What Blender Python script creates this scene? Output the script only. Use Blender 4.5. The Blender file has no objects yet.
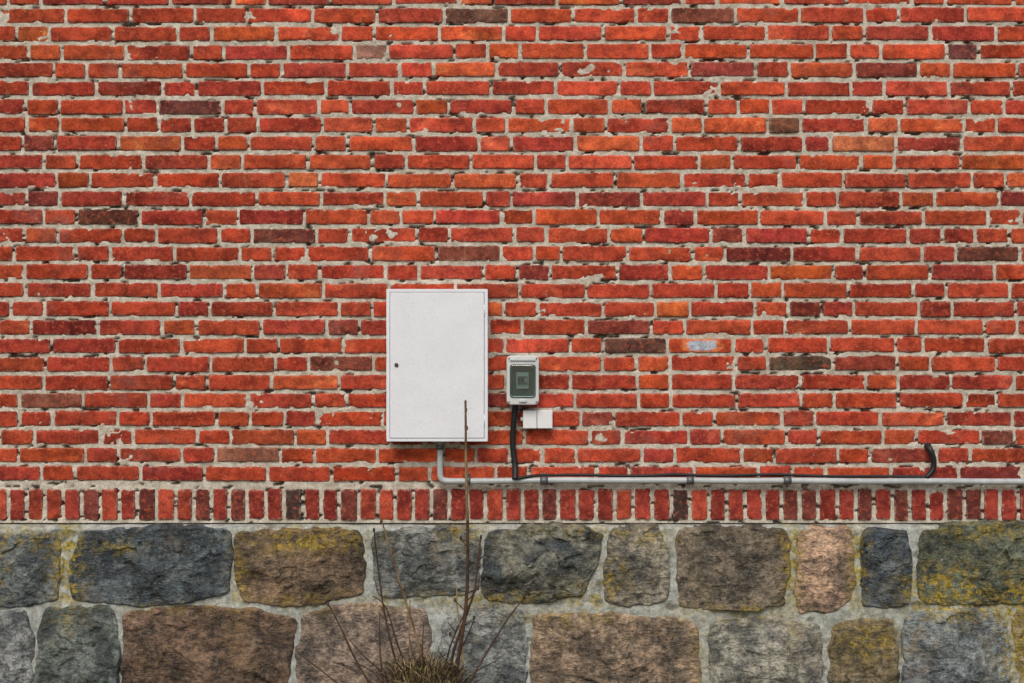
import bpy, bmesh, math, random
import numpy as np
from mathutils import Vector
random.seed(7); rng=np.random.default_rng(7)
S=244.0; D=5.5; CZ=(715-341.5)/S
def W(px,py,d=0.0):
    k=(D-d)/D
    return ((px-512)/S*k, -d, CZ+(341.5-py)/S*k)
def zp(py): return (715-py)/S
def xp(px): return (px-512)/S
scene=bpy.context.scene
# ------------------------------------------------ numpy noise
def _h(i,j,k,s):
    n=(i*374761393+j*668265263+k*1274126177+s*974634777)&0xffffffff
    n=((n^(n>>13))*1274126177)&0xffffffff
    n=n^(n>>16)
    return (n&0xffff)/32767.5-1.0
def vn(x,y,z,s=0):
    x=np.asarray(x,float);y=np.asarray(y,float)+0*x;z=np.asarray(z,float)+0*x
    xi=np.floor(x).astype(np.int64);yi=np.floor(y).astype(np.int64);zi=np.floor(z).astype(np.int64)
    fx=x-xi;fy=y-yi;fz=z-zi
    fx=fx*fx*(3-2*fx);fy=fy*fy*(3-2*fy);fz=fz*fz*(3-2*fz)
    r=0
    for a in(0,1):
        wa=fx if a else 1-fx
        for b in(0,1):
            wb=fy if b else 1-fy
            for c in(0,1):
                wc=fz if c else 1-fz
                r=r+wa*wb*wc*_h(xi+a,yi+b,zi+c,s)
    return r
def fbm(x,y,z,o=4,s=0,g=0.5):
    r=0;a=1;t=0;f=1
    for i in range(o):
        r=r+a*vn(x*f,y*f,z*f,s+i*17);t+=a;a*=g;f*=2.03
    return r/t
# ------------------------------------------------ helpers
def empty(name):
    e=bpy.data.objects.new(name,None);scene.collection.objects.link(e);e.empty_display_size=0.1;return e
def addobj(name,data,parent=None,mat=None):
    o=bpy.data.objects.new(name,data);scene.collection.objects.link(o)
    if parent:o.parent=parent
    if mat:data.materials.append(mat)
    return o
def npmesh(name,V,F,smooth=True,attrs=None):
    me=bpy.data.meshes.new(name);V=np.asarray(V,np.float32);F=np.asarray(F,np.int32)
    me.vertices.add(len(V));me.vertices.foreach_set('co',V.ravel())
    me.loops.add(F.size);me.loops.foreach_set('vertex_index',F.ravel())
    me.polygons.add(len(F));me.polygons.foreach_set('loop_start',np.arange(0,F.size,F.shape[1],dtype=np.int32))
    me.polygons.foreach_set('loop_total',np.full(len(F),F.shape[1],np.int32))
    me.polygons.foreach_set('use_smooth',np.full(len(F),smooth))
    for k,a in (attrs or {}).items():
        a=np.asarray(a,np.float32)
        if a.ndim==2:
            if a.shape[1]==3:a=np.hstack([a,np.ones((len(a),1),np.float32)])
            at=me.color_attributes.new(k,'FLOAT_COLOR','POINT');at.data.foreach_set('color',a.ravel())
        else:
            at=me.attributes.new(k,'FLOAT','POINT');at.data.foreach_set('value',a.ravel())
    me.update(calc_edges=True);me.validate();return me
def gridfaces(nu,nv):
    i=np.arange(nu-1)[:,None];j=np.arange(nv-1)[None,:]
    a=(i*nv+j).ravel()
    return np.stack([a,a+nv,a+nv+1,a+1],1)
class NT:
    def __init__(s,name):
        s.m=bpy.data.materials.new(name);s.m.use_nodes=True;s.t=s.m.node_tree
        s.b=s.t.nodes['Principled BSDF'];s.tc=s.n('ShaderNodeTexCoord')
    def n(s,ty,**k):
        x=s.t.nodes.new(ty)
        for a,b in k.items():setattr(x,a,b)
        return x
    def l(s,a,b):s.t.links.new(a,b)
    def noise(s,sc,det=4,rough=.6,dist=0,scale3=None):
        x=s.n('ShaderNodeTexNoise');x.inputs['Scale'].default_value=sc;x.inputs['Detail'].default_value=det
        x.inputs['Roughness'].default_value=rough;x.inputs['Distortion'].default_value=dist
        v=s.tc.outputs['Object']
        if scale3:
            mp=s.n('ShaderNodeMapping');mp.inputs['Scale'].default_value=scale3;s.l(v,mp.inputs[0]);v=mp.outputs[0]
        s.l(v,x.inputs['Vector']);return x.outputs[0]
    def ramp(s,v,a,b,ca=0.0,cb=1.0):
        x=s.n('ShaderNodeMapRange');x.interpolation_type='SMOOTHSTEP'
        s.l(v,x.inputs[0]);x.inputs[1].default_value=a;x.inputs[2].default_value=b;x.inputs[3].default_value=ca;x.inputs[4].default_value=cb
        return x.outputs[0]
    def math(s,op,a,b):
        x=s.n('ShaderNodeMath',operation=op)
        for i,v in enumerate((a,b)):
            if isinstance(v,(int,float)):x.inputs[i].default_value=v
            else:s.l(v,x.inputs[i])
        return x.outputs[0]
    def mix(s,f,a,b,mode='MIX'):
        x=s.n('ShaderNodeMix',data_type='RGBA',blend_type=mode)
        for i,v in ((0,f),(6,a),(7,b)):
            if isinstance(v,(int,float)):x.inputs[i].default_value=v
            elif isinstance(v,tuple):x.inputs[i].default_value=(*v,1)
            else:s.l(v,x.inputs[i])
        return x.outputs[2]
    def attr(s,name,col=False):
        x=s.n('ShaderNodeAttribute',attribute_name=name);return x.outputs['Color' if col else 'Fac']
    def bump(s,h,dist,strength=1.0,prev=None):
        x=s.n('ShaderNodeBump');x.inputs['Distance'].default_value=dist;x.inputs['Strength'].default_value=strength
        s.l(h,x.inputs['Height'])
        if prev:s.l(prev,x.inputs['Normal'])
        return x.outputs[0]
    def fin(s,col,rough=.9,nrm=None,metal=0,spec=.3):
        if isinstance(col,tuple):s.b.inputs['Base Color'].default_value=(*col,1)
        else:s.l(col,s.b.inputs['Base Color'])
        if isinstance(rough,(int,float)):s.b.inputs['Roughness'].default_value=rough
        else:s.l(rough,s.b.inputs['Roughness'])
        s.b.inputs['Metallic'].default_value=metal;s.b.inputs['Specular IOR Level'].default_value=spec
        if nrm:s.l(nrm,s.b.inputs['Normal'])
        return s.m
# ------------------------------------------------ materials
def brick_mat():
    t=NT('brick_clay');c=t.attr('bcol',True)
    n1=t.noise(20,4,.68);n2=t.noise(120,2,.7);n3=t.noise(6,4,.66);n4=t.noise(48,4,.68)
    c=t.mix(1.0,c,t.mix(t.ramp(n1,.34,.64),(0.62,.56,.60),(1.16,1.14,1.10)),'MULTIPLY')
    c=t.mix(t.ramp(n4,.52,.66,0,.45),c,(0.62,.130,.055))
    c=t.mix(t.ramp(n3,.58,.75,0,.5),c,(0.18,.05,.036))
    c=t.mix(1.0,c,t.mix(t.ramp(n2,.32,.58),(0.76,.72,.72),(1.07,1.06,1.06)),'MULTIPLY')
    e=t.attr('edge')
    film=t.math('MULTIPLY',t.ramp(e,0.001,0.008,1,0),t.ramp(n4,.46,.60))
    c=t.mix(t.math('MULTIPLY',film,.65),c,(0.48,.38,.30))
    sp=t.noise(85,3,.75)
    c=t.mix(t.ramp(sp,.64,.72,0,.5),c,(0.50,.37,.30))
    c=t.mix(t.ramp(sp,.36,.27,0,.6),c,(0.09,.03,.022))
    c=t.mix(t.math('MULTIPLY',t.ramp(e,0.0,0.006,1,0),t.ramp(n1,.52,.60,0,.55)),c,(0.08,.035,.026))
    c=t.mix(t.ramp(t.noise(2.3,4,.68),.56,.76,0,.28),c,(0.42,.25,.20))
    h=t.math('ADD',t.math('MULTIPLY',n4,.9),t.math('MULTIPLY',n2,.35))
    return t.fin(c,.92,t.bump(h,.005,.9),spec=.2)
def mortar_mat(name,ca,cb,moss=False):
    t=NT(name)
    n1=t.noise(30,5,.7);n2=t.noise(160,2,.7);n3=t.noise(4,4,.65)
    c=t.mix(t.ramp(n1,.35,.65),ca,cb)
    c=t.mix(t.ramp(n3,.52,.76,0,.35),c,(0.18,.15,.11))
    c=t.mix(1.0,c,t.mix(t.ramp(n2,.3,.6),(0.74,.74,.72),(1.07,1.07,1.07)),'MULTIPLY')
    c=t.mix(t.attr('pit'),c,(0.025,.018,.014))  # pits coloured near black: shade of the holes put into the colour
    if moss:
        m=t.math('MULTIPLY',t.attr('moss'),t.ramp(t.noise(28,5,.72),.38,.58))
        c=t.mix(m,c,t.mix(t.ramp(t.noise(60,3,.7),.35,.65),(0.14,.13,.035),(0.50,.37,.06)))
        c=t.mix(t.ramp(t.noise(9,5,.7),.52,.68,0,.45),c,(0.18,.19,.13))
    h=t.math('ADD',n1,t.math('MULTIPLY',n2,.4))
    return t.fin(c,.95,t.bump(h,.006,.9),spec=.15)
def stone_mat():
    t=NT('granite_fieldstone');c=t.attr('bcol',True)
    n1=t.noise(8,5,.72);n2=t.noise(40,5,.72);n3=t.noise(150,2,.75)
    st=t.noise(14,5,.72,.4,(1,1,2.2))
    c=t.mix(1.0,c,t.mix(t.ramp(n1,.38,.62),(0.50,.53,.56),(1.55,1.52,1.46)),'MULTIPLY')
    c=t.mix(1.0,c,t.mix(t.ramp(n2,.36,.62),(0.55,.56,.58),(1.42,1.42,1.38)),'MULTIPLY')
    c=t.mix(t.ramp(st,.58,.66,0,.55),c,(0.04,.043,.046))
    c=t.mix(t.ramp(n3,.60,.72,0,.5),c,(0.48,.48,.45))
    c=t.mix(t.ramp(n3,.42,.30,0,.6),c,(0.02,.02,.02))
    c=t.mix(t.ramp(t.noise(5,5,.74),.57,.70,0,.5),c,(0.24,.155,.075))
    c=t.mix(t.ramp(t.noise(12,5,.8),.58,.74,0,.40),c,(0.30,.33,.31))
    m=t.math('MULTIPLY',t.attr('moss'),t.ramp(t.noise(24,5,.78),.43,.58))
    c=t.mix(m,c,t.mix(t.ramp(t.noise(60,3,.7),.35,.65),(0.17,.14,.025),(0.56,.38,.05)))
    h=t.math('ADD',t.math('MULTIPLY',n2,.7),t.math('MULTIPLY',t.math('ADD',n1,st),1.2))
    return t.fin(c,.8,t.bump(h,.024,1.0),spec=.35)
def paint(name,col,rough=.5,mott=.1,metal=0,dirt=0.0,spk=0.0):
    t=NT(name);n=t.noise(14,4,.65);n2=t.noise(150,3,.85)
    lo=tuple(x*(1-mott) for x in col)
    c=t.mix(t.ramp(n,.3,.7),lo,col)
    if dirt:c=t.mix(t.ramp(t.noise(5,5,.7,.4),.5,.75,0,dirt),c,(0.2,.17,.13))
    if spk:c=t.mix(t.ramp(n2,.56,.66,0,spk),c,(0.40,.41,.41))
    return t.fin(c,t.ramp(n,.3,.7,max(rough-.1,.05),rough+.1),t.bump(n2,.0006,.5),metal,.4)
M_brick=brick_mat()
M_mort=mortar_mat('lime_mortar',(0.44,.385,.30),(0.68,.62,.51))
M_fmort=mortar_mat('foundation_mortar',(0.29,.305,.28),(0.52,.54,.495),True)
M_stone=stone_mat()
M_white=paint('white_powder_coat',(0.80,.815,.83),.45,.05,dirt=.04,spk=.45)
M_pla=paint('light_grey_plastic',(0.62,.64,.61),.4,.12,dirt=.15)
M_wpl=paint('white_plastic',(0.80,.80,.78),.45,.06,dirt=.08)
M_dark=paint('dark_rubber',(0.02,.022,.022),.6,.3)
M_black=paint('black_cable_sheath',(0.015,.015,.016),.5,.3,dirt=.1)
M_pipe=paint('grey_conduit',(0.50,.53,.52),.3,.22,dirt=.2)
M_clip=paint('zinc_clamp',(0.18,.19,.19),.45,.3,metal=.5,dirt=.3)
M_steel=paint('lock_steel',(0.25,.25,.25),.35,.2,metal=.8)
M_green=paint('dark_green_plastic',(0.05,.085,.075),.4,.2)
# ------------------------------------------------ BRICKS
rowpitch=18.38/S
Z0=zp(474.2)
def make_bricks(boxes,nu,nv,seed,offs=(0,0,.0018,.0055)):
    B=np.array([b[:6] for b in boxes]);C=np.array([b[6] for b in boxes])
    dep=[.035,.006,.0014,0]
    def axis(n):
        k=len(offs);inner=n-2*k
        return k,inner
    ku,iu=axis(nu);kv,iv=axis(nv)
    def coords(h,n,k,inner):
        o=np.array(offs)
        left=-h[:,None]+o[None,:]
        t=np.linspace(0,1,inner+2)[1:-1]
        x0=-h+o[-1];x1=h-o[-1]
        mid=x0[:,None]+(x1-x0)[:,None]*t[None,:]
        return np.hstack([left,mid,-left[:,::-1]])
    U=coords(B[:,2],nu,ku,iu);V=coords(B[:,3],nv,kv,iv)
    du=np.array(dep+[0]*iu+dep[::-1]);dv=np.array(dep+[0]*iv+dep[::-1])
    dd=np.maximum(du[:,None],dv[None,:])
    n=len(B)
    x=np.repeat(U[:,:,None],nv,2);z=np.repeat(V[:,None,:],nu,1)
    y=np.repeat(dd[None],n,0).copy()
    a=B[:,2][:,None,None];b=B[:,3][:,None,None]
    ex=a-np.abs(x);ez=b-np.abs(z);edge=np.minimum(ex,ez)
    edge0=edge.copy()
    cr=.009*(.6+.7*rng.random((n,1,1)))
    qx=np.clip(1-ex/cr,0,1);qz=np.clip(1-ez/cr,0,1)
    pull=qx*qz*.28*cr
    x2=x-np.sign(x)*pull;z2=z-np.sign(z)*pull
    rot=B[:,4][:,None,None]
    cx=B[:,0][:,None,None];cz=B[:,1][:,None,None]
    X=cx+x2*np.cos(rot)-z2*np.sin(rot);Z=cz+x2*np.sin(rot)+z2*np.cos(rot)
    idn=np.repeat(np.repeat(np.arange(n)[:,None,None]*3.71,nu,1),nv,2)
    near=np.clip(1-edge0/.012,0,1)
    X=X+near*.0028*fbm(X*45,idn,Z*45,3,seed+1);Z=Z+near*.0038*fbm(X*30,idn+9,Z*60,3,seed+2)
    y+=.0018*fbm(X*30,idn,Z*30,3,seed+3)+.0022*vn(X*7,idn,Z*7,seed+4)
    chip=np.clip((fbm(X*30,idn,Z*30,3,seed+5)-.29)/.22,0,1)*np.clip(1-edge0/.014,0,1)
    y+=chip*.010
    spall=np.clip((fbm(X*11,idn,Z*14,3,seed+6)-.40)/.08,0,1)
    y+=spall*.003
    tilt=rng.normal(0,.007,(n,1,1));tilt2=rng.normal(0,.02,(n,1,1))
    y+=x*tilt+z*tilt2+B[:,5][:,None,None]
    VV=np.stack([X,y,Z],-1).reshape(-1,3)
    f=gridfaces(nu,nv);F=(np.arange(n)[:,None,None]*nu*nv+f[None]).reshape(-1,4)
    col=np.repeat(C[:,None,:],nu*nv,1).reshape(-1,3)
    pt=fbm(X*9,idn+5,Z*16,3,seed+7).reshape(-1)
    col=col*(1+.65*np.clip(pt,-.6,.6))[:,None]
    col=np.where(spall.reshape(-1,1)>.5,col*np.array([[1.2,1.6,1.5]]),col)
    return VV,F,col,edge0.reshape(-1)
pal=[((.50,.078,.031),.36),((.445,.064,.029),.36),((.37,.053,.030),.18),((.26,.050,.033),.03),((.57,.108,.038),.06),((.16,.055,.038),.01)]
pc=[p[0] for p in pal];pw=np.array([p[1] for p in pal]);pw/=pw.sum()
def bcol():
    c=np.array(pc[rng.choice(len(pc),p=pw)])
    return c*(1+rng.normal(0,.08))*np.array([1,1+rng.normal(0,.08),1+rng.normal(0,.12)])
special={(470,12):(.14,.075,.05),(770,122):(.15,.07,.04),(635,345):(.12,.055,.038),(810,363):(.11,.07,.045),
 (895,142):(.54,.17,.07),(875,122):(.56,.12,.045),(375,50):(.34,.18,.13),(305,234):(.17,.05,.035),(97,217):(.15,.055,.04),(80,401):(.38,.13,.08),
 (460,253):(.21,.065,.04),(715,12):(.20,.065,.04),(182,142):(.58,.13,.045),(110,216):(.17,.06,.035),(1010,437):(.2,.06,.04),
 (290,180):(.58,.15,.05),(40,50):(.56,.11,.035),(230,454):(.35,.15,.09),(915,198):(.54,.11,.04),(340,364):(.2,.06,.04)}
XL,XR=-5.2,5.2
boxes=[]
nrows=42
for r in range(-0,nrows):
    zc=Z0+r*rowpitch
    x=XL+rng.uniform(-.13,0)+(.13 if r%2 else 0)
    k=rng.integers(0,3)
    q_=rng.random()
    seq=['S','S','H'] if q_<.5 else (['S','H'] if q_<.68 else ['S','S','S','H'])
    while x<XR:
        ty=seq[k%len(seq)];k+=1
        if rng.random()<.07:ty='S' if ty=='H' else 'H'
        L=(65.2 if ty=='S' else 33.3)/S*(1+rng.normal(0,.018))
        if rng.random()<.015:L*=.8
        j=rng.uniform(2.2,3.7)/S
        h=(rng.normal(14.7,.42))/S
        cx=x+L/2
        wob=.0035*float(vn(cx*.7,r*.31,0,3))+.0018*float(vn(cx*2.3,r*1.7,4,5))
        cc=bcol()
        px=cx*S+512;py=715-zc*S
        for (sx,sy),sc in special.items():
            if abs(px-sx)<L*S/2 and abs(py-sy)<9.2:cc=np.array(sc)
        cc=cc*(1+.30*float(fbm(np.array(cx*.6),0,np.array(zc*.7),2,91)))*(1.0+.05*np.clip((zc-1.8),-.8,.8))
        boxes.append((cx,zc+wob+rng.normal(0,.0006),(L-j)/2,h/2,rng.normal(0,.0035),rng.normal(0,.0016),cc))
        x+=L
wall=empty('brick_wall')
V,F,C,E=make_bricks(boxes,30,14,11)
dx=(V[:,0]-xp(702))/.060;dz=(V[:,2]-zp(345.6))/.021
rr=np.abs(dx)**3+np.abs(dz)**3
rr=rr+.5*fbm(V[:,0]*40,0,V[:,2]*40,2,77)
C=np.where((rr<1.0)[:,None],np.array([[.46,.54,.60]]),np.where((rr<2.8)[:,None]&(np.abs(dz)<1.6)[:,None],np.array([[.70,.20,.07]]),C))
bm_=npmesh('bricks',V,F,True,{'bcol':C,'edge':E});addobj('stretcher_and_header_bricks',bm_,wall,M_brick)
boxes=[];x=XL;zc=(zp(489.3)+zp(520))/2
while x<XR:
    p=18.35/S*(1+rng.normal(0,.03));w=p-rng.uniform(3.0,4.3)/S
    q=rng.random()
    cc=np.array((.30,.045,.030)) if q<.5 else (np.array((.38,.065,.033)) if q<.68 else np.array((.17,.045,.033)) if q<.93 else np.array((.09,.055,.045)))
    cc=cc*(1+rng.normal(0,.12))
    boxes.append((x+p/2,zc+rng.normal(0,.0008),w/2,(30.8/S)/2+rng.normal(0,.0008),rng.normal(0,.010),rng.normal(-.002,.0014),cc))
    x+=p
V,F,C,E=make_bricks(boxes,14,24,51)
addobj('rowlock_course',npmesh('rowlock',V,F,True,{'bcol':C,'edge':E}),wall,M_brick)
def mortar_grid(x0,x1,z0,z1,st):
    xs=np.arange(x0,x1+st*.5,st);zs=np.arange(z0,z1+st*.5,st)
    X,Z=np.meshgrid(xs,zs,indexing='ij')
    y=.0058+.0026*fbm(X*28,0,Z*40,4,201)+.0010*vn(X*5,1,Z*5,207)
    sm=np.clip((fbm(X*16,9,Z*26,3,231)-.44)/.15,0,1);y=y-sm*.0025
    p=np.clip((fbm(X*24,3,Z*60,3,211)-.375)/.07,0,1)
    y=y+p*.020
    return np.stack([X,y,Z],-1).reshape(-1,3),gridfaces(len(xs),len(zs)),p.reshape(-1)*.75
V,F,P=mortar_grid(-2.7,2.7,zp(523),3.05,.0062)
addobj('mortar_joints',npmesh('mortar',V,F,True,{'pit':P}),wall,M_mort)
topz=Z0+rowpitch*(nrows-.5)
for a,b,c,d in ((XL,-2.7,zp(523),topz),(2.7,XR,zp(523),topz),(-2.7,2.7,3.05,topz)):
    V,F,P=mortar_grid(a,b,c,d,.013)
    addobj('mortar_joints_outer',npmesh('mortar_o',V,F,True,{'pit':P}),wall,M_mort)
def boxmesh(name,x0,x1,y0,y1,z0,z1,bev=0,seg=2):
    bm=bmesh.new();bmesh.ops.create_cube(bm,size=1)
    for v in bm.verts:
        v.co=Vector(((x0+x1)/2+v.co.x*(x1-x0),(y0+y1)/2+v.co.y*(y1-y0),(z0+z1)/2+v.co.z*(z1-z0)))
    if bev:bmesh.ops.bevel(bm,geom=bm.edges[:],offset=bev,segments=seg,profile=.5,affect='EDGES')
    me=bpy.data.meshes.new(name);bm.to_mesh(me);bm.free()
    if bev:
        for p in me.polygons:p.use_smooth=True
    return me
addobj('wall_core',boxmesh('core',XL+.01,XR-.01,.045,.40,.3,topz-.004),wall,M_mort)
addobj('wall_coping',boxmesh('coping',XL-.04,XR+.04,-.04,.44,topz,topz+.08,.006),wall,M_fmort)
# ------------------------------------------------ STONE FOUNDATION
found=empty('stone_foundation')
PR=.035
spots=[(68,560,14,45,1.3),(120,545,22,7,.6),(310,538,50,12,1.0),(300,600,40,9,.5),(462,530,22,12,.9),(585,596,22,12,.9),(655,535,20,10,.7),(612,580,12,25,.7),
 (792,560,9,60,1.1),(857,565,9,50,1.1),(945,590,38,22,1.3),(1015,600,25,30,1.1),(1018,650,22,40,1.0),(870,640,35,18,.7),(20,535,30,12,.8),(0,560,10,30,.6),
 (480,598,60,8,.8),(240,580,10,30,.7),(735,610,60,8,.7),(600,530,60,6,.6),(560,615,50,8,.6),(970,608,70,9,1.0),(390,600,40,8,.5),(700,640,10,40,.5),(990,530,45,9,.8),(180,605,80,5,.4)]
def moss(X,Z):
    px=X*S*1.006+512;py=715-Z*S;m=np.zeros_like(px)
    for sx,sy,rx,ry,s in spots:m=np.maximum(m,s*np.exp(-(((px-sx)/rx)**2+((py-sy)/ry)**2)*.8))
    out=np.clip((np.abs(X)-2.15)*4,0,1);m=np.maximum(m,out*np.clip(fbm(X*4,0,Z*8,2,300)*2,0,1))
    return np.clip(m+.04,0,1)
G=(.14,.15,.155);DK=(.080,.098,.108);BR=(.15,.115,.085)
st=[
 ([(-45,538),(30,534),(56,533),(63,560),(58,602),(20,606),(-48,606)],(.14,.16,.16),.6),
 ([(80,531),(150,529),(231,528),(234,560),(229,592),(190,603),(140,606),(73,600),(68,565)],DK,1),
 ([(236,531),(300,529),(361,529),(366,570),(364,594),(300,608),(242,602),(233,570)],(.17,.115,.075),1),
 ([(371,531),(430,527),(472,527),(482,550),(477,592),(420,599),(377,596)],(.17,.18,.17),1),
 ([(487,530),(540,525),(579,526),(602,534),(599,562),(587,594),(540,605),(483,600),(481,560)],(.16,.16,.13),1.3),
 ([(609,529),(658,527),(669,550),(669,602),(625,609),(603,600)],(.21,.19,.15),.8),
 ([(675,529),(735,527),(788,527),(790,560),(785,606),(735,612),(677,606)],(.165,.135,.10),.8),
 ([(799,529),(852,528),(855,575),(848,602),(825,614),(800,612),(794,585)],(.48,.32,.22),.6),
 ([(862,529),(907,529),(913,560),(910,602),(885,609),(860,607)],(.085,.105,.12),.9),
 ([(921,530),(975,523),(1030,525),(1062,531),(1060,602),(985,605),(922,606),(917,570)],(.10,.115,.085),1),
 ([(-40,610),(27,610),(34,640),(32,690),(21,735),(-45,735)],(.20,.21,.21),.8),
 ([(45,607),(115,605),(121,640),(117,735),(35,735),(37,640)],(.12,.14,.13),1),
 ([(124,611),(185,607),(243,607),(299,619),(292,650),(282,735),(124,735),(122,670)],(.155,.10,.068),1),
 ([(305,614),(352,603),(427,609),(432,640),(426,735),(295,735),(297,650)],(.27,.205,.16),.7),
 ([(443,618),(482,604),(523,611),(528,650),(524,735),(439,735),(437,660)],(.25,.265,.255),.7),
 ([(534,615),(600,613),(693,619),(700,650),(698,735),(532,735),(530,660)],(.29,.21,.145),1),
 ([(710,620),(770,616),(820,624),(823,660),(820,735),(711,735),(708,670)],(.26,.25,.21),.8),
 ([(831,624),(892,619),(898,650),(895,735),(832,735),(829,670)],(.19,.15,.09),.9),
 ([(904,616),(960,609),(1003,614),(1011,650),(1005,735),(906,735),(902,670)],(.21,.235,.24),.9),
 ([(1011,611),(1070,610),(1100,615),(1105,735),(1020,735),(1018,670)],(.22,.18,.10),.8)]
palst=[G,DK,BR,(.2,.16,.12),(.15,.16,.16),(.30,.22,.17)]
def gen(x0,x1,ya,yb):
    x=x0
    while x<x1-30:
        w=rng.uniform(60,165);w=min(w,x1-x)
        j=lambda a=4:rng.uniform(-a,a)
        st.append(([(x+4+j(),ya+j()),(x+w/2,ya+j(3)-1),(x+w-6+j(),ya+j()),(x+w-5+j(2),(ya+yb)/2),(x+w-7+j(),yb+j()),(x+w/2,yb+3+j(3)),(x+4+j(),yb+j()),(x+2+j(2),(ya+yb)/2)],palst[rng.integers(0,6)],1));x+=w
gen(-760,-50,531,604);gen(-760,-48,611,735);gen(1068,1780,531,604);gen(1110,1780,611,735)
def chaikin(P,c):
    Q=np.roll(P,-1,0);return np.stack([(1-c)*P+c*Q,c*P+(1-c)*Q],1).reshape(-1,2)
AV=[];AF=[];AC=[];off=0
NA,NR=160,44
for si,(poly,colr,amp) in enumerate(st):
    P=np.array(poly,float)
    k=(D-PR)/D
    P=np.stack([(P[:,0]-512)/S*k,CZ+(341.5-P[:,1])/S*k],1)
    P=chaikin(chaikin(P,.10),.18)
    seg=np.linalg.norm(np.roll(P,-1,0)-P,axis=1);cum=np.r_[0,np.cumsum(seg)];tt=np.linspace(0,cum[-1],NA,endpoint=False)
    Pc=np.vstack([P,P[:1]]);O=np.stack([np.interp(tt,cum,Pc[:,0]),np.interp(tt,cum,Pc[:,1])],1)
    c=O.mean(0);dirs=O-c;rad=np.linalg.norm(dirs,axis=1,keepdims=True)
    nz=fbm(O[:,0]*18,si*1.7,O[:,1]*18,4,401)
    O=c+dirs*(1+(nz[:,None]*.018+.005)/rad)
    t=np.r_[0.02,np.linspace(.06,1,NR-2)**.75,1.02]
    X=c[0]+(O[None,:,0]-c[0])*t[:,None];Z=c[1]+(O[None,:,1]-c[1])*t[:,None]
    de=(1-t)[:,None]*rad[None,:,0]
    wx=X+.02*fbm(X*14,si,Z*14,3,411);wz=Z+.02*fbm(X*14,si+50,Z*14,3,421)
    hw=max(np.ptp(O[:,0])/2,.1);hh=max(np.ptp(O[:,1])/2,.1)
    H=np.full_like(X,.050)
    for q in range(10):
        ang=rng.uniform(0,2*math.pi);sl=rng.uniform(.15,.65)
        ox=c[0]+math.cos(ang)*hw*rng.uniform(.1,.85);oz=c[1]+math.sin(ang)*hh*rng.uniform(.1,.85)
        H=np.minimum(H,.042+rng.uniform(-.006,.008)-sl*((wx-ox)*math.cos(ang)+(wz-oz)*math.sin(ang)))
    H=np.maximum(H,.014)
    edgep=np.clip(de/.010,0,1);edgep=1-(1-edgep)**2
    n=fbm(X*9,si*2.2,Z*13,4,431,.5)
    cs=14.0;fx=(wx*cs)+.6*vn(X*20,1,Z*20,481);fz=(wz*cs*1.3)+.6*vn(X*20,2,Z*20,483)
    best=np.full_like(X,9.);loc=np.zeros_like(X)
    ci0=np.floor(fx).astype(np.int64);cj0=np.floor(fz).astype(np.int64)
    for a_ in(-1,0,1):
        for b_ in(-1,0,1):
            ii=ci0+a_;jj=cj0+b_
            px_=ii+.5+.5*_h(ii,jj,si,491);pz_=jj+.5+.5*_h(ii,jj,si,493)
            dd_=(fx-px_)**2+(fz-pz_)**2
            v_=_h(ii,jj,si,495)*.4+(fx-px_)*_h(ii,jj,si,497)+(fz-pz_)*_h(ii,jj,si,499)
            w_=dd_<best;best=np.where(w_,dd_,best);loc=np.where(w_,v_,loc)
    Y=np.maximum(H*amp*.75+.012*n*amp+.010*loc*amp+.004,.013+.003*fbm(X*30,si,Z*30,2,455))
    Y=-(PR-.006)-edgep*Y-.0035*fbm(X*60,si,Z*60,3,451)
    Y[-1]=-(PR-.035)
    V=np.stack([X,Y,Z],-1).reshape(-1,3)
    i=np.arange(NR-1)[:,None];j=np.arange(NA)[None,:];j2=(j+1)%NA
    F=np.stack([(i*NA+j).ravel(),(i*NA+j2).ravel(),((i+1)*NA+j2).ravel(),((i+1)*NA+j).ravel()],1)
    V=np.vstack([V,[[c[0],V[:NA,1].mean(),c[1]]]]);ci=len(V)-1
    qs=np.arange(0,NA,2);Fc=np.stack([np.full(len(qs),ci),(qs+2)%NA,(qs+1)%NA,qs],1)
    F=np.vstack([F,Fc])[:, ::-1]
    AV.append(V);AF.append(F+off);off+=len(V)
    lc=np.r_[loc.reshape(-1),0]
    col=np.array(colr)[None]*((1+.35*fbm(V[:,0]*5,si,V[:,2]*7,3,461))*(1+.18*np.clip(lc,-1,1)))[:,None]
    if si==4:
        w=np.clip(fbm(V[:,0]*9,2,V[:,2]*9,3,471)*4,0,1)[:,None];col=col*(1-w)+np.array([[.05,.06,.065]])*w
    AC.append(col)
AV=np.vstack(AV);AF=np.vstack(AF);AC=np.vstack(AC)
addobj('field_stones',npmesh('stones',AV,AF,True,{'bcol':AC,'moss':moss(AV[:,0],AV[:,2])}),found,M_stone)
st_=.0085
xs=np.arange(XL,XR,st_);zs=np.r_[np.arange(-.2,zp(525.5),st_)]
X,Z=np.meshgrid(xs,zs,indexing='ij')
Y=-PR+.006*fbm(X*12,0,Z*14,4,501)+.003*vn(X*40,0,Z*40,505)
Xe=np.repeat(xs[:,None],4,1);dl=np.array([0,.006,.009,.010]);dy=np.array([.004,.014,.03,.05])
Ze=zs[-1]+dl[None,:]+.0025*vn(Xe*14,0,0,511)+.001;Ye=-PR+dy[None,:]+.002*vn(Xe*30,dl[None,:]*100,0,513)
X=np.hstack([X,Xe]);Z=np.hstack([Z,Ze]);Y=np.hstack([Y,Ye])
V=np.stack([X,Y,Z],-1).reshape(-1,3)
pit=np.clip((fbm(X*14,3,Z*20,3,521)-.38)/.1,0,1)*.5
V[:,1]+=pit.reshape(-1)*.01
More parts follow.
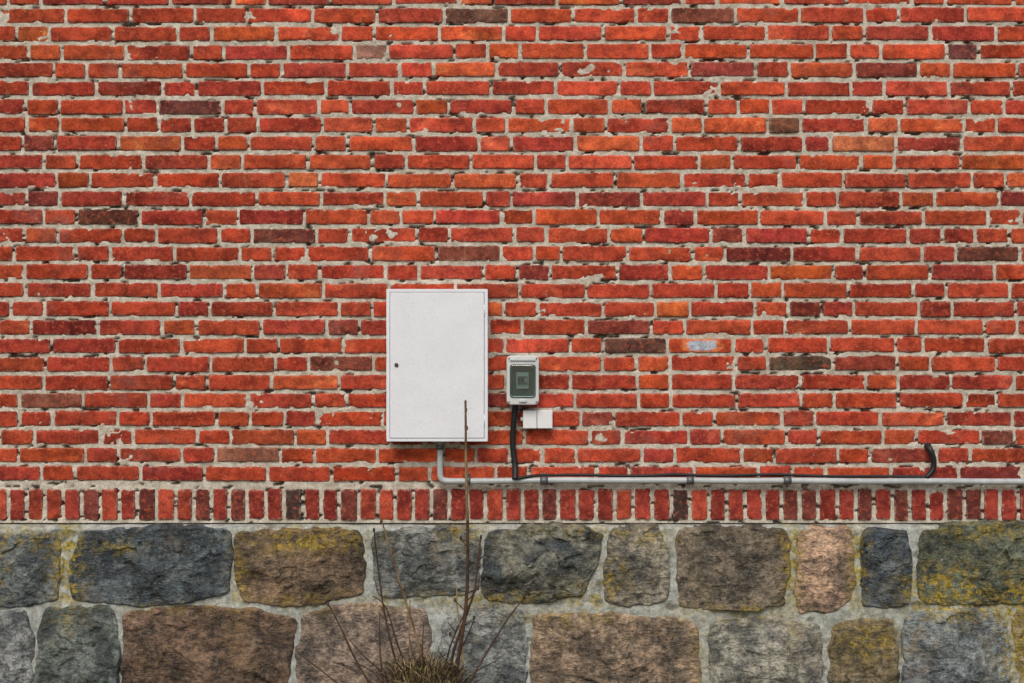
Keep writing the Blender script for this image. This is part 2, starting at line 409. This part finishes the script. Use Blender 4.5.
addobj('mortar_bedding',npmesh('fm',V,gridfaces(*X.shape),True,{'pit':pit.reshape(-1),'moss':moss(V[:,0],V[:,2])}),found,M_fmort)
addobj('foundation_core',boxmesh('fcore',XL,XR,.0,.42,-.3,.30),found,M_fmort)
# ------------------------------------------------ fittings helpers
def rrect(cx,cz,hw,hh,r,n=6):
    P=[]
    for sx,sz,a0 in ((1,1,0),(-1,1,90),(-1,-1,180),(1,-1,270)):
        for i in range(n+1):
            a=math.radians(a0+90*i/n);P.append((cx+sx*(hw-r)+r*math.cos(a),cz+sz*(hh-r)+r*math.sin(a)))
    return P
def plate(name,P,y0,y1,parent,mat,bev=.0015,inner=None):
    bm=bmesh.new()
    if inner:
        n=len(P);rings=[]
        for Q,y in ((P,y0),(P,y1),(inner,y1),(inner,y0)):rings.append([bm.verts.new((p[0],y,p[1])) for p in Q])
        for a in range(4):
            A=rings[a];Bq=rings[(a+1)%4]
            for i in range(n):bm.faces.new((A[i],A[(i+1)%n],Bq[(i+1)%n],Bq[i]))
    else:
        A=[bm.verts.new((p[0],y0,p[1])) for p in P];B_=[bm.verts.new((p[0],y1,p[1])) for p in P];n=len(P)
        bm.faces.new(A);bm.faces.new(B_[::-1])
        for i in range(n):bm.faces.new((A[i],B_[i],B_[(i+1)%n],A[(i+1)%n]))
    bmesh.ops.recalc_face_normals(bm,faces=bm.faces[:])
    me=bpy.data.meshes.new(name);bm.to_mesh(me);bm.free()
    o=addobj(name,me,parent,mat)
    md=o.modifiers.new('b','BEVEL');md.width=bev;md.segments=2;md.limit_method='ANGLE';md.angle_limit=math.radians(40)
    return o
def tube(name,pts,rad,parent,mat,taper=None,res=3):
    cu=bpy.data.curves.new(name,'CURVE');cu.dimensions='3D';cu.bevel_depth=1.0;cu.bevel_resolution=res;cu.use_fill_caps=True
    sp=cu.splines.new('NURBS');sp.points.add(len(pts)-1)
    for i,p in enumerate(pts):
        sp.points[i].co=(*p,1);sp.points[i].radius=rad if taper is None else taper[i]
    sp.use_endpoint_u=True;sp.order_u=3;sp.resolution_u=6
    return addobj(name,cu,parent,mat)
def cyl(name,c,axis,r,l,parent,mat,seg=24,bev=0.0008):
    bm=bmesh.new();bmesh.ops.create_cone(bm,cap_ends=True,segments=seg,radius1=r,radius2=r,depth=l)
    if bev:bmesh.ops.bevel(bm,geom=[e for e in bm.edges if len(e.link_faces)==2 and any(len(f.verts)>4 for f in e.link_faces)],offset=bev,segments=2,affect='EDGES')
    me=bpy.data.meshes.new(name);bm.to_mesh(me);bm.free()
    q=Vector((0,0,1)).rotation_difference(Vector(axis));me.transform(q.to_matrix().to_4x4());me.transform(__import__('mathutils').Matrix.Translation(c))
    for p in me.polygons:p.use_smooth=len(p.vertices)<=4
    return addobj(name,me,parent,mat)
# ------------------------------------------------ electrical cabinet
cab=empty('electrical_cabinet');dp=.105
x0,_,z1=W(386.3,289.0,dp);x1,_,z0=W(487.8,441.6,dp)
cx,cz=(x0+x1)/2,(z0+z1)/2;hw,hh=(x1-x0)/2,(z1-z0)/2
plate('housing',rrect(cx,cz,hw-.0005,hh-.0005,.003,3),.0,-dp+.012,cab,M_white,.0012)
fr=rrect(cx,cz,hw,hh,.004,3);fi=rrect(cx,cz,hw-.0135,hh-.0125,.003,3)
plate('door_frame',fr,-dp+.0125,-dp,cab,M_white,.0018,inner=fi)
plate('door_gap_backing',rrect(cx,cz,hw-.0130,hh-.0120,.003,3),-dp+.0123,-dp+.0085,cab,M_dark,.0005)  # dark plate behind the door, showing through the gap
plate('door',rrect(cx,cz,hw-.0149,hh-.0141,.004,4),-dp+.0085,-dp-.0025,cab,M_white,.0022)
lx,_,lz=W(396.5,365,dp)
cyl('lock_ring',(lx,-dp-.0035,lz),(0,1,0),.0085,.006,cab,M_steel)
cyl('lock_core',(lx,-dp-.0072,lz),(0,1,0),.0055,.002,cab,M_dark)
plate('lock_key_slot',rrect(lx,lz,.0012,.0038,.0008,2),-dp-.008,-dp-.0088,cab,M_steel,.0002)
for hz in (cz+hh*.72,cz-hh*.72):
    cyl('door_hinge',(x1-.0135,-dp-.0005,hz),(0,0,1),.0022,.045,cab,M_white,12)
# ------------------------------------------------ breaker box
dev=empty('circuit_breaker_box');dp=.085
x0,_,z1=W(506.5,355.5,dp);x1,_,z0=W(539,405,dp);cx,cz=(x0+x1)/2,(z0+z1)/2;hw,hh=(x1-x0)/2,(z1-z0)/2
plate('back_housing',rrect(cx,cz,hw-.002,hh-.002,.016),.0,-.05,dev,M_pla,.003)
win=rrect(cx,cz-.003,hw-.019,hh-.038,.010)
plate('front_cover',rrect(cx,cz,hw,hh,.019),-.0505,-dp,dev,M_pla,.005,inner=win)
plate('inner_panel',rrect(cx,cz-.003,hw-.017,hh-.036,.008),-.0505,-.056,dev,M_green,.001)
M_bg=paint('breaker_grey',(0.40,.44,.42),.5,.1);M_bf=paint('breaker_face_grey',(0.10,.13,.12),.5,.1)
plate('breaker_module',rrect(cx-.001,cz-.002,.025,.033,.002),-.056,-.068,dev,M_bg,.0015)
plate('breaker_face',rrect(cx-.001,cz,.020,.016,.002),-.068,-.075,dev,M_bf,.0015)
for i in (-1,0,1):plate('breaker_toggle',rrect(cx-.001+i*.013,cz+.001,.0035,.009,.001),-.075,-.081,dev,M_bg if i==1 else M_dark,.0008)
t=NT('clear_tinted_cover')
gl=t.n('ShaderNodeBsdfGlossy');gl.inputs['Roughness'].default_value=.15;tr=t.n('ShaderNodeBsdfTransparent');tr.inputs[0].default_value=(.82,.91,.89,1)
mx=t.n('ShaderNodeMixShader');mx.inputs[0].default_value=.16;t.l(tr.outputs[0],mx.inputs[1]);t.l(gl.outputs[0],mx.inputs[2])
t.l(mx.outputs[0],t.t.nodes['Material Output'].inputs[0])
plate('window_cover',rrect(cx,cz-.003,hw-.0165,hh-.0355,.011),-dp-.0006,-dp-.006,dev,t.m,.002)
plate('window_gasket',rrect(cx,cz-.003,hw-.0135,hh-.0325,.013),-dp-.0004,-dp-.0035,dev,M_green,.0008,inner=rrect(cx,cz-.003,hw-.0178,hh-.0368,.010))
plate('cover_latch',rrect(cx,cz-hh+.017,.015,.005,.003),-dp,-dp-.007,dev,M_pla,.0015)
plate('top_hinge_bar',rrect(cx,cz+hh-.017,hw-.014,.004,.003),-dp,-dp-.006,dev,M_pla,.0012)
for sx in (-1,1):
    for sz in (-1,1):cyl('cover_screw',(cx+sx*(hw-.010),-dp-.0008,cz+sz*(hh-.012)),(0,1,0),.0035,.003,dev,M_steel,12)
gx,_,gz=W(515.5,407,.03);cyl('cable_gland',(gx,-.03,gz-.002),(0,0,1),.012,.022,dev,M_dark,12)
# ------------------------------------------------ junction box
jb=empty('junction_box');dp=.045
x0,_,z1=W(523,410.5,dp);x1,_,z0=W(552.5,428.5,dp);xm=W(537,0,dp)[0]
for nm,a,b,e in (('left_cover',x0,xm-.001,0),('right_cover',xm+.001,x1,.002)):
    plate(nm,rrect((a+b)/2,(z0+z1)/2,(b-a)/2,(z1-z0)/2,.003),.0,-dp-e,jb,M_wpl,.0025)
plate('mounting_base',rrect((x0+x1)/2,(z0+z1)/2,(x1-x0)/2-.003,(z1-z0)/2-.003,.004),.01,-.012,jb,M_pla,.001)
cyl('side_gland',(x0-.0,-.022,(z0+z1)/2),(1,0,0),.009,.02,jb,M_pla,12)
# ------------------------------------------------ conduit
con=empty('conduit_pipe');d=.03;r=.0128
pts=[W(440,436,d),W(440,455,d),W(440,470,d),W(440.3,477,d),W(443,480.6,d),W(450,481.3,d)]
rnd=[(500,480.9),(560,480.0),(620,480.6),(688,480.2),(740,481.2),(787,480.4),(860,481.6),(930,481.0),(1000,481.8),(1100,481),(1250,482),(1700,482)]
pts+=[W(*p,d) for p in rnd]
tube('pipe',pts,r,con,M_pipe,res=5)
for px,w in ((544,.02),(690,.018),(787,.02),(468,.012),(1180,.018)):
    c=W(px,480.5,d);cyl('coupling' if w==.02 else 'clamp',c,(1,0,0),r+.004,w*1.6,con,M_clip,20)
    plate('clamp_foot',rrect(c[0],c[2]+.019,.007,.010,.002),.0,-.012,con,M_clip,.001)
    cyl('clamp_screw',(c[0],-.014,c[2]+.022),(0,1,0),.004,.005,con,M_steel,8)
c=W(440,447,d);cyl('pipe_entry_gland',c,(0,0,1),r+.003,.02,con,M_clip,20)
# ------------------------------------------------ cables
c1=empty('power_cable')
tube('sheath',[W(515.5,404,.035),W(515,412,.035),W(512.8,430,.025),W(512.5,445,.02),W(514.5,460,.022),W(515.5,470,.03),W(515,479,.05)],.0125,c1,M_black)
c2=empty('power_cable.001')
tube('sheath',[W(927.5,446,-.03),W(928,446,.0),W(929.5,448,.028),W(933.5,457,.03),W(934,466,.026),W(931.5,473,.03),W(926.5,477,.03)],.0115,c2,M_black)
cyl('wall_sleeve',(W(927.5,446,0)[0],-.002,W(0,446,0)[2]),(0,1,0),.014,.012,c2,M_dark,14)
c3=empty('power_cable.002')
tube('sheath',[W(515,479,.05),W(530,475.5,.04),W(548,475.3,.02),W(580,474.5,.015),(W(620,476,.012)),W(655,475.5,.012),W(672,474.0,.012),W(690,475,.012),W(720,475.8,.012),W(755,474.7,.012),W(775,474.2,.012),W(795,475,.012),W(830,476.6,.012),W(880,476,.012),W(927,477,.03)],.0058,c3,M_black)
# ------------------------------------------------ GROUND
def ground_mat():
    t=NT('grassy_soil');n=t.noise(1.2,6,.7);n2=t.noise(25,5,.7)
    c=t.mix(t.ramp(n,.35,.65),(0.055,.045,.03),(0.06,.075,.03));c=t.mix(t.ramp(n2,.4,.65,0,.6),c,(0.11,.095,.06))
    return t.fin(c,.95,t.bump(n2,.03,.8))
n=121;g=np.linspace(-1,1,n);g=np.sign(g)*np.abs(g)**3*150
X,Y=np.meshgrid(g,g,indexing='ij');Z=.02*fbm(X*1.5,Y*1.5,0,3,601)*np.clip(1-np.abs(X)/40,0,1)
addobj('ground',npmesh('ground',np.stack([X,Y,Z-.01],-1).reshape(-1,3),gridfaces(n,n)[:, :]),None,ground_mat())
# ------------------------------------------------ vegetation
def blades(name,items,mat,parent=None):
    VV=[];FF=[];CC=[]
    for b,tp,w,mid,col in items:
        b=Vector(b);tp=Vector(tp);m=Vector(mid)
        side=(tp-b).cross(Vector((rng.normal(),rng.normal(),.2)));side.normalize()
        o=len(VV);K=6
        for i in range(K):
            t_=i/(K-1);p=b*(1-t_)**2+m*2*t_*(1-t_)+tp*t_*t_
            ww=w*(1-t_)**.7+.0003
            VV+=[p-side*ww,p+side*ww];CC+=[col,col]
        for i in range(K-1):FF.append((o+2*i,o+2*i+1,o+2*i+3,o+2*i+2))
    return addobj(name,npmesh(name,np.array([tuple(v) for v in VV]),np.array(FF),True,{'bcol':np.array(CC)}),parent,mat)
def leafm(name):
    t=NT(name);c=t.attr('bcol',True);c=t.mix(1.0,c,t.mix(t.ramp(t.noise(60,4,.7),.3,.7),(0.5,.5,.5),(1.3,1.3,1.3)),'MULTIPLY');return t.fin(c,.8,None)
M_blade=leafm('dry_blades')
weed=empty('dry_weed_plant')
def stalk_mat(name,a,b):
    t=NT(name);c=t.mix(t.ramp(t.noise(30,4,.7,0,(1,1,.4)),.35,.65),a,b);return t.fin(c,.75,t.bump(t.noise(200,3),.001,.6))
M_st=stalk_mat('dry_stem_brown',(0.03,.017,.012),(0.09,.05,.028));M_st2=stalk_mat('dry_stem_tan',(0.12,.07,.035),(0.30,.20,.10))
SK=[
 ([(452,715),(456,668),(464,620),(468,570),(467.5,520)],.0085,.0062,M_st),
 ([(467.5,521),(467,480),(466,440),(465.5,402)],.0062,.0042,M_st2),
 ([(446,715),(450,665),(463,625),(474,590),(479,560),(481,536)],.0065,.0030,M_st),
 ([(428,715),(424,668),(414,630),(402,590),(392,555),(382,521)],.0060,.0030,M_st2),
 ([(410,715),(398,668),(386,620),(378,575),(374,530)],.0055,.0025,M_st),
 ([(392,715),(368,682),(350,650),(338,622),(328,604)],.0055,.003,M_st),
 ([(380,715),(350,692),(325,672),(297,652)],.0045,.0024,M_st),
 ([(455,715),(470,680),(492,642),(512,612),(525,597)],.0048,.0024,M_st),
 ([(436,715),(444,665),(456,632),(470,603)],.0048,.0024,M_st),
 ([(420,715),(408,670),(396,640),(386,600),(372,596)],.0045,.002,M_st),
 ([(440,715),(455,690),(478,670),(498,660)],.004,.002,M_st),
 ([(415,715),(412,670),(408,640),(410,600)],.0045,.002,M_st2),
 ([(405,715),(388,675),(362,655),(350,640)],.0042,.002,M_st),
 ([(458,715),(464,670),(462,630),(455,600),(457,588)],.0045,.002,M_st2),
 ([(448,715),(452,680),(456,655),(466,640),(474,620)],.0045,.002,M_st),
 ([(400,715),(382,680),(370,668),(352,662)],.004,.0018,M_st),
 ([(424,715),(425,680),(421,650),(424,622)],.004,.0018,M_st),
 ([(388,715),(384,680),(378,640),(380,612)],.004,.0018,M_st)]
for i,(p,rb,rt,m) in enumerate(SK):
    d0=.30
    P=[];T=[]
    for k,(a,b) in enumerate(p):
        f=k/(len(p)-1);dd=d0-.06*f if i!=1 else .27
        if i==0:dd=.30-.03*f
        q=W(a+ (rng.normal(0,1.0) if 0<k<len(p)-1 else 0),b,dd);P.append(q);T.append(rb+(rt-rb)*f)
    tube('stem_%d'%(i+1),P,0,weed,m,taper=T,res=2)
tw=[((468,600),(478,588)),((467,612),(455,600)),((466,575),(474,566)),((468,548),(461,538)),((474,590),(486,580)),((479,560),(486,552)),((402,590),(396,578)),((386,620),(378,612)),((466,452),(470,446)),((467,480),(462,473)),((392,555),(398,545)),((456,632),(448,622)),((492,642),(500,640)),((463,626),(474,618)),((460,640),(450,634)),((450,665),(438,650))]
for a,b in tw:
    A=W(*a,.272);Bq=W(*b,.26);mid=((A[0]+Bq[0])/2,(A[1]+Bq[1])/2,(A[2]+Bq[2])/2-.006)
    tube('twig',[A,mid,Bq],0,weed,M_st,taper=[.0028,.0022,.0014],res=1)
for a,b in [(465.5,402),(466,410),(467,428),(466,446),(381,521),(374,530),(481,537),(478,588),(455,600),(486,580),(524,597),(461,538),(328,604),(474,618),(450,634)]:
    c=W(a,b,.265)
    bm=bmesh.new();bmesh.ops.create_icosphere(bm,subdivisions=2,radius=.005)
    for v in bm.verts:v.co.z*=1.9;v.co+=Vector(c)+Vector((rng.normal(0,.0004),0,0))
    me=bpy.data.meshes.new('bud');bm.to_mesh(me);bm.free();addobj('bud',me,weed,M_st2 if b<450 else M_st)
it=[]
for i in range(2000):
    bx,by,bz=W(426+rng.normal(0,13),717,.30+rng.normal(0,.04));bz=0.0
    a=rng.uniform(0,2*math.pi);h=min(abs(rng.normal(.235,.05)),.31);s=rng.uniform(.02,.17)
    tip=(bx+math.cos(a)*s,by+math.sin(a)*s*.6,h*rng.uniform(.8,1.0));mid=(bx+math.cos(a)*s*.3,by+math.sin(a)*s*.2,h*1.2)
    q=rng.random();col=(.34,.25,.12) if q<.30 else (.06,.036,.022) if q<.85 else (.12,.12,.04)
    it.append(((bx,by,bz),tip,rng.uniform(.0018,.0042),mid,col))
blades('dry_basal_leaves',it,M_blade,weed)
it=[]
for i in range(9000):
    bx=rng.uniform(-4.5,4.5);by=-.07-abs(rng.normal(0,.5));h=rng.uniform(.02,.085)
    a=rng.uniform(0,6.28);s=rng.uniform(.005,.05)
    tip=(bx+math.cos(a)*s,by+math.sin(a)*s,h);mid=(bx+math.cos(a)*s*.2,by+math.sin(a)*s*.2,h*.9)
    if by+math.sin(a)*s>-.06:continue
    q=rng.random();col=(.05,.085,.025) if q<.5 else (.16,.13,.06) if q<.8 else (.08,.10,.035)
    it.append(((bx,by,-.01),tip,rng.uniform(.001,.0025),mid,col))
blades('grass',it,M_blade)
# ------------------------------------------------ camera / light
cam=bpy.data.cameras.new('camera');co=bpy.data.objects.new('camera',cam);scene.collection.objects.link(co)
co.location=(0,-D,CZ);co.rotation_euler=(math.radians(90),0,0)
cam.sensor_width=36;cam.lens=36*D*S/1024;cam.clip_end=1000;scene.camera=co
w=bpy.data.worlds.new('World');scene.world=w;w.use_nodes=True
nt=w.node_tree;bg=nt.nodes['Background'];sk=nt.nodes.new('ShaderNodeTexSky');sk.sky_type='NISHITA';sk.sun_disc=False
el,az=math.radians(48),math.radians(190)
sk.sun_elevation=el;sk.sun_rotation=az;sk.air_density=1.0;sk.dust_density=4;sk.ozone_density=1.0
nt.links.new(sk.outputs[0],bg.inputs[0]);bg.inputs[1].default_value=.13
sd=bpy.data.lights.new('sun','SUN');sd.energy=1.25;sd.angle=math.radians(28);sd.color=(1,.985,.96)
so=bpy.data.objects.new('sun',sd);scene.collection.objects.link(so)
dirv=Vector((math.sin(az)*math.cos(el),math.cos(az)*math.cos(el),math.sin(el)))
so.rotation_euler=dirv.to_track_quat('Z','Y').to_euler();so.location=(-2,-5,6)
scene.view_settings.view_transform='Standard';scene.view_settings.look='None';scene.view_settings.exposure=0
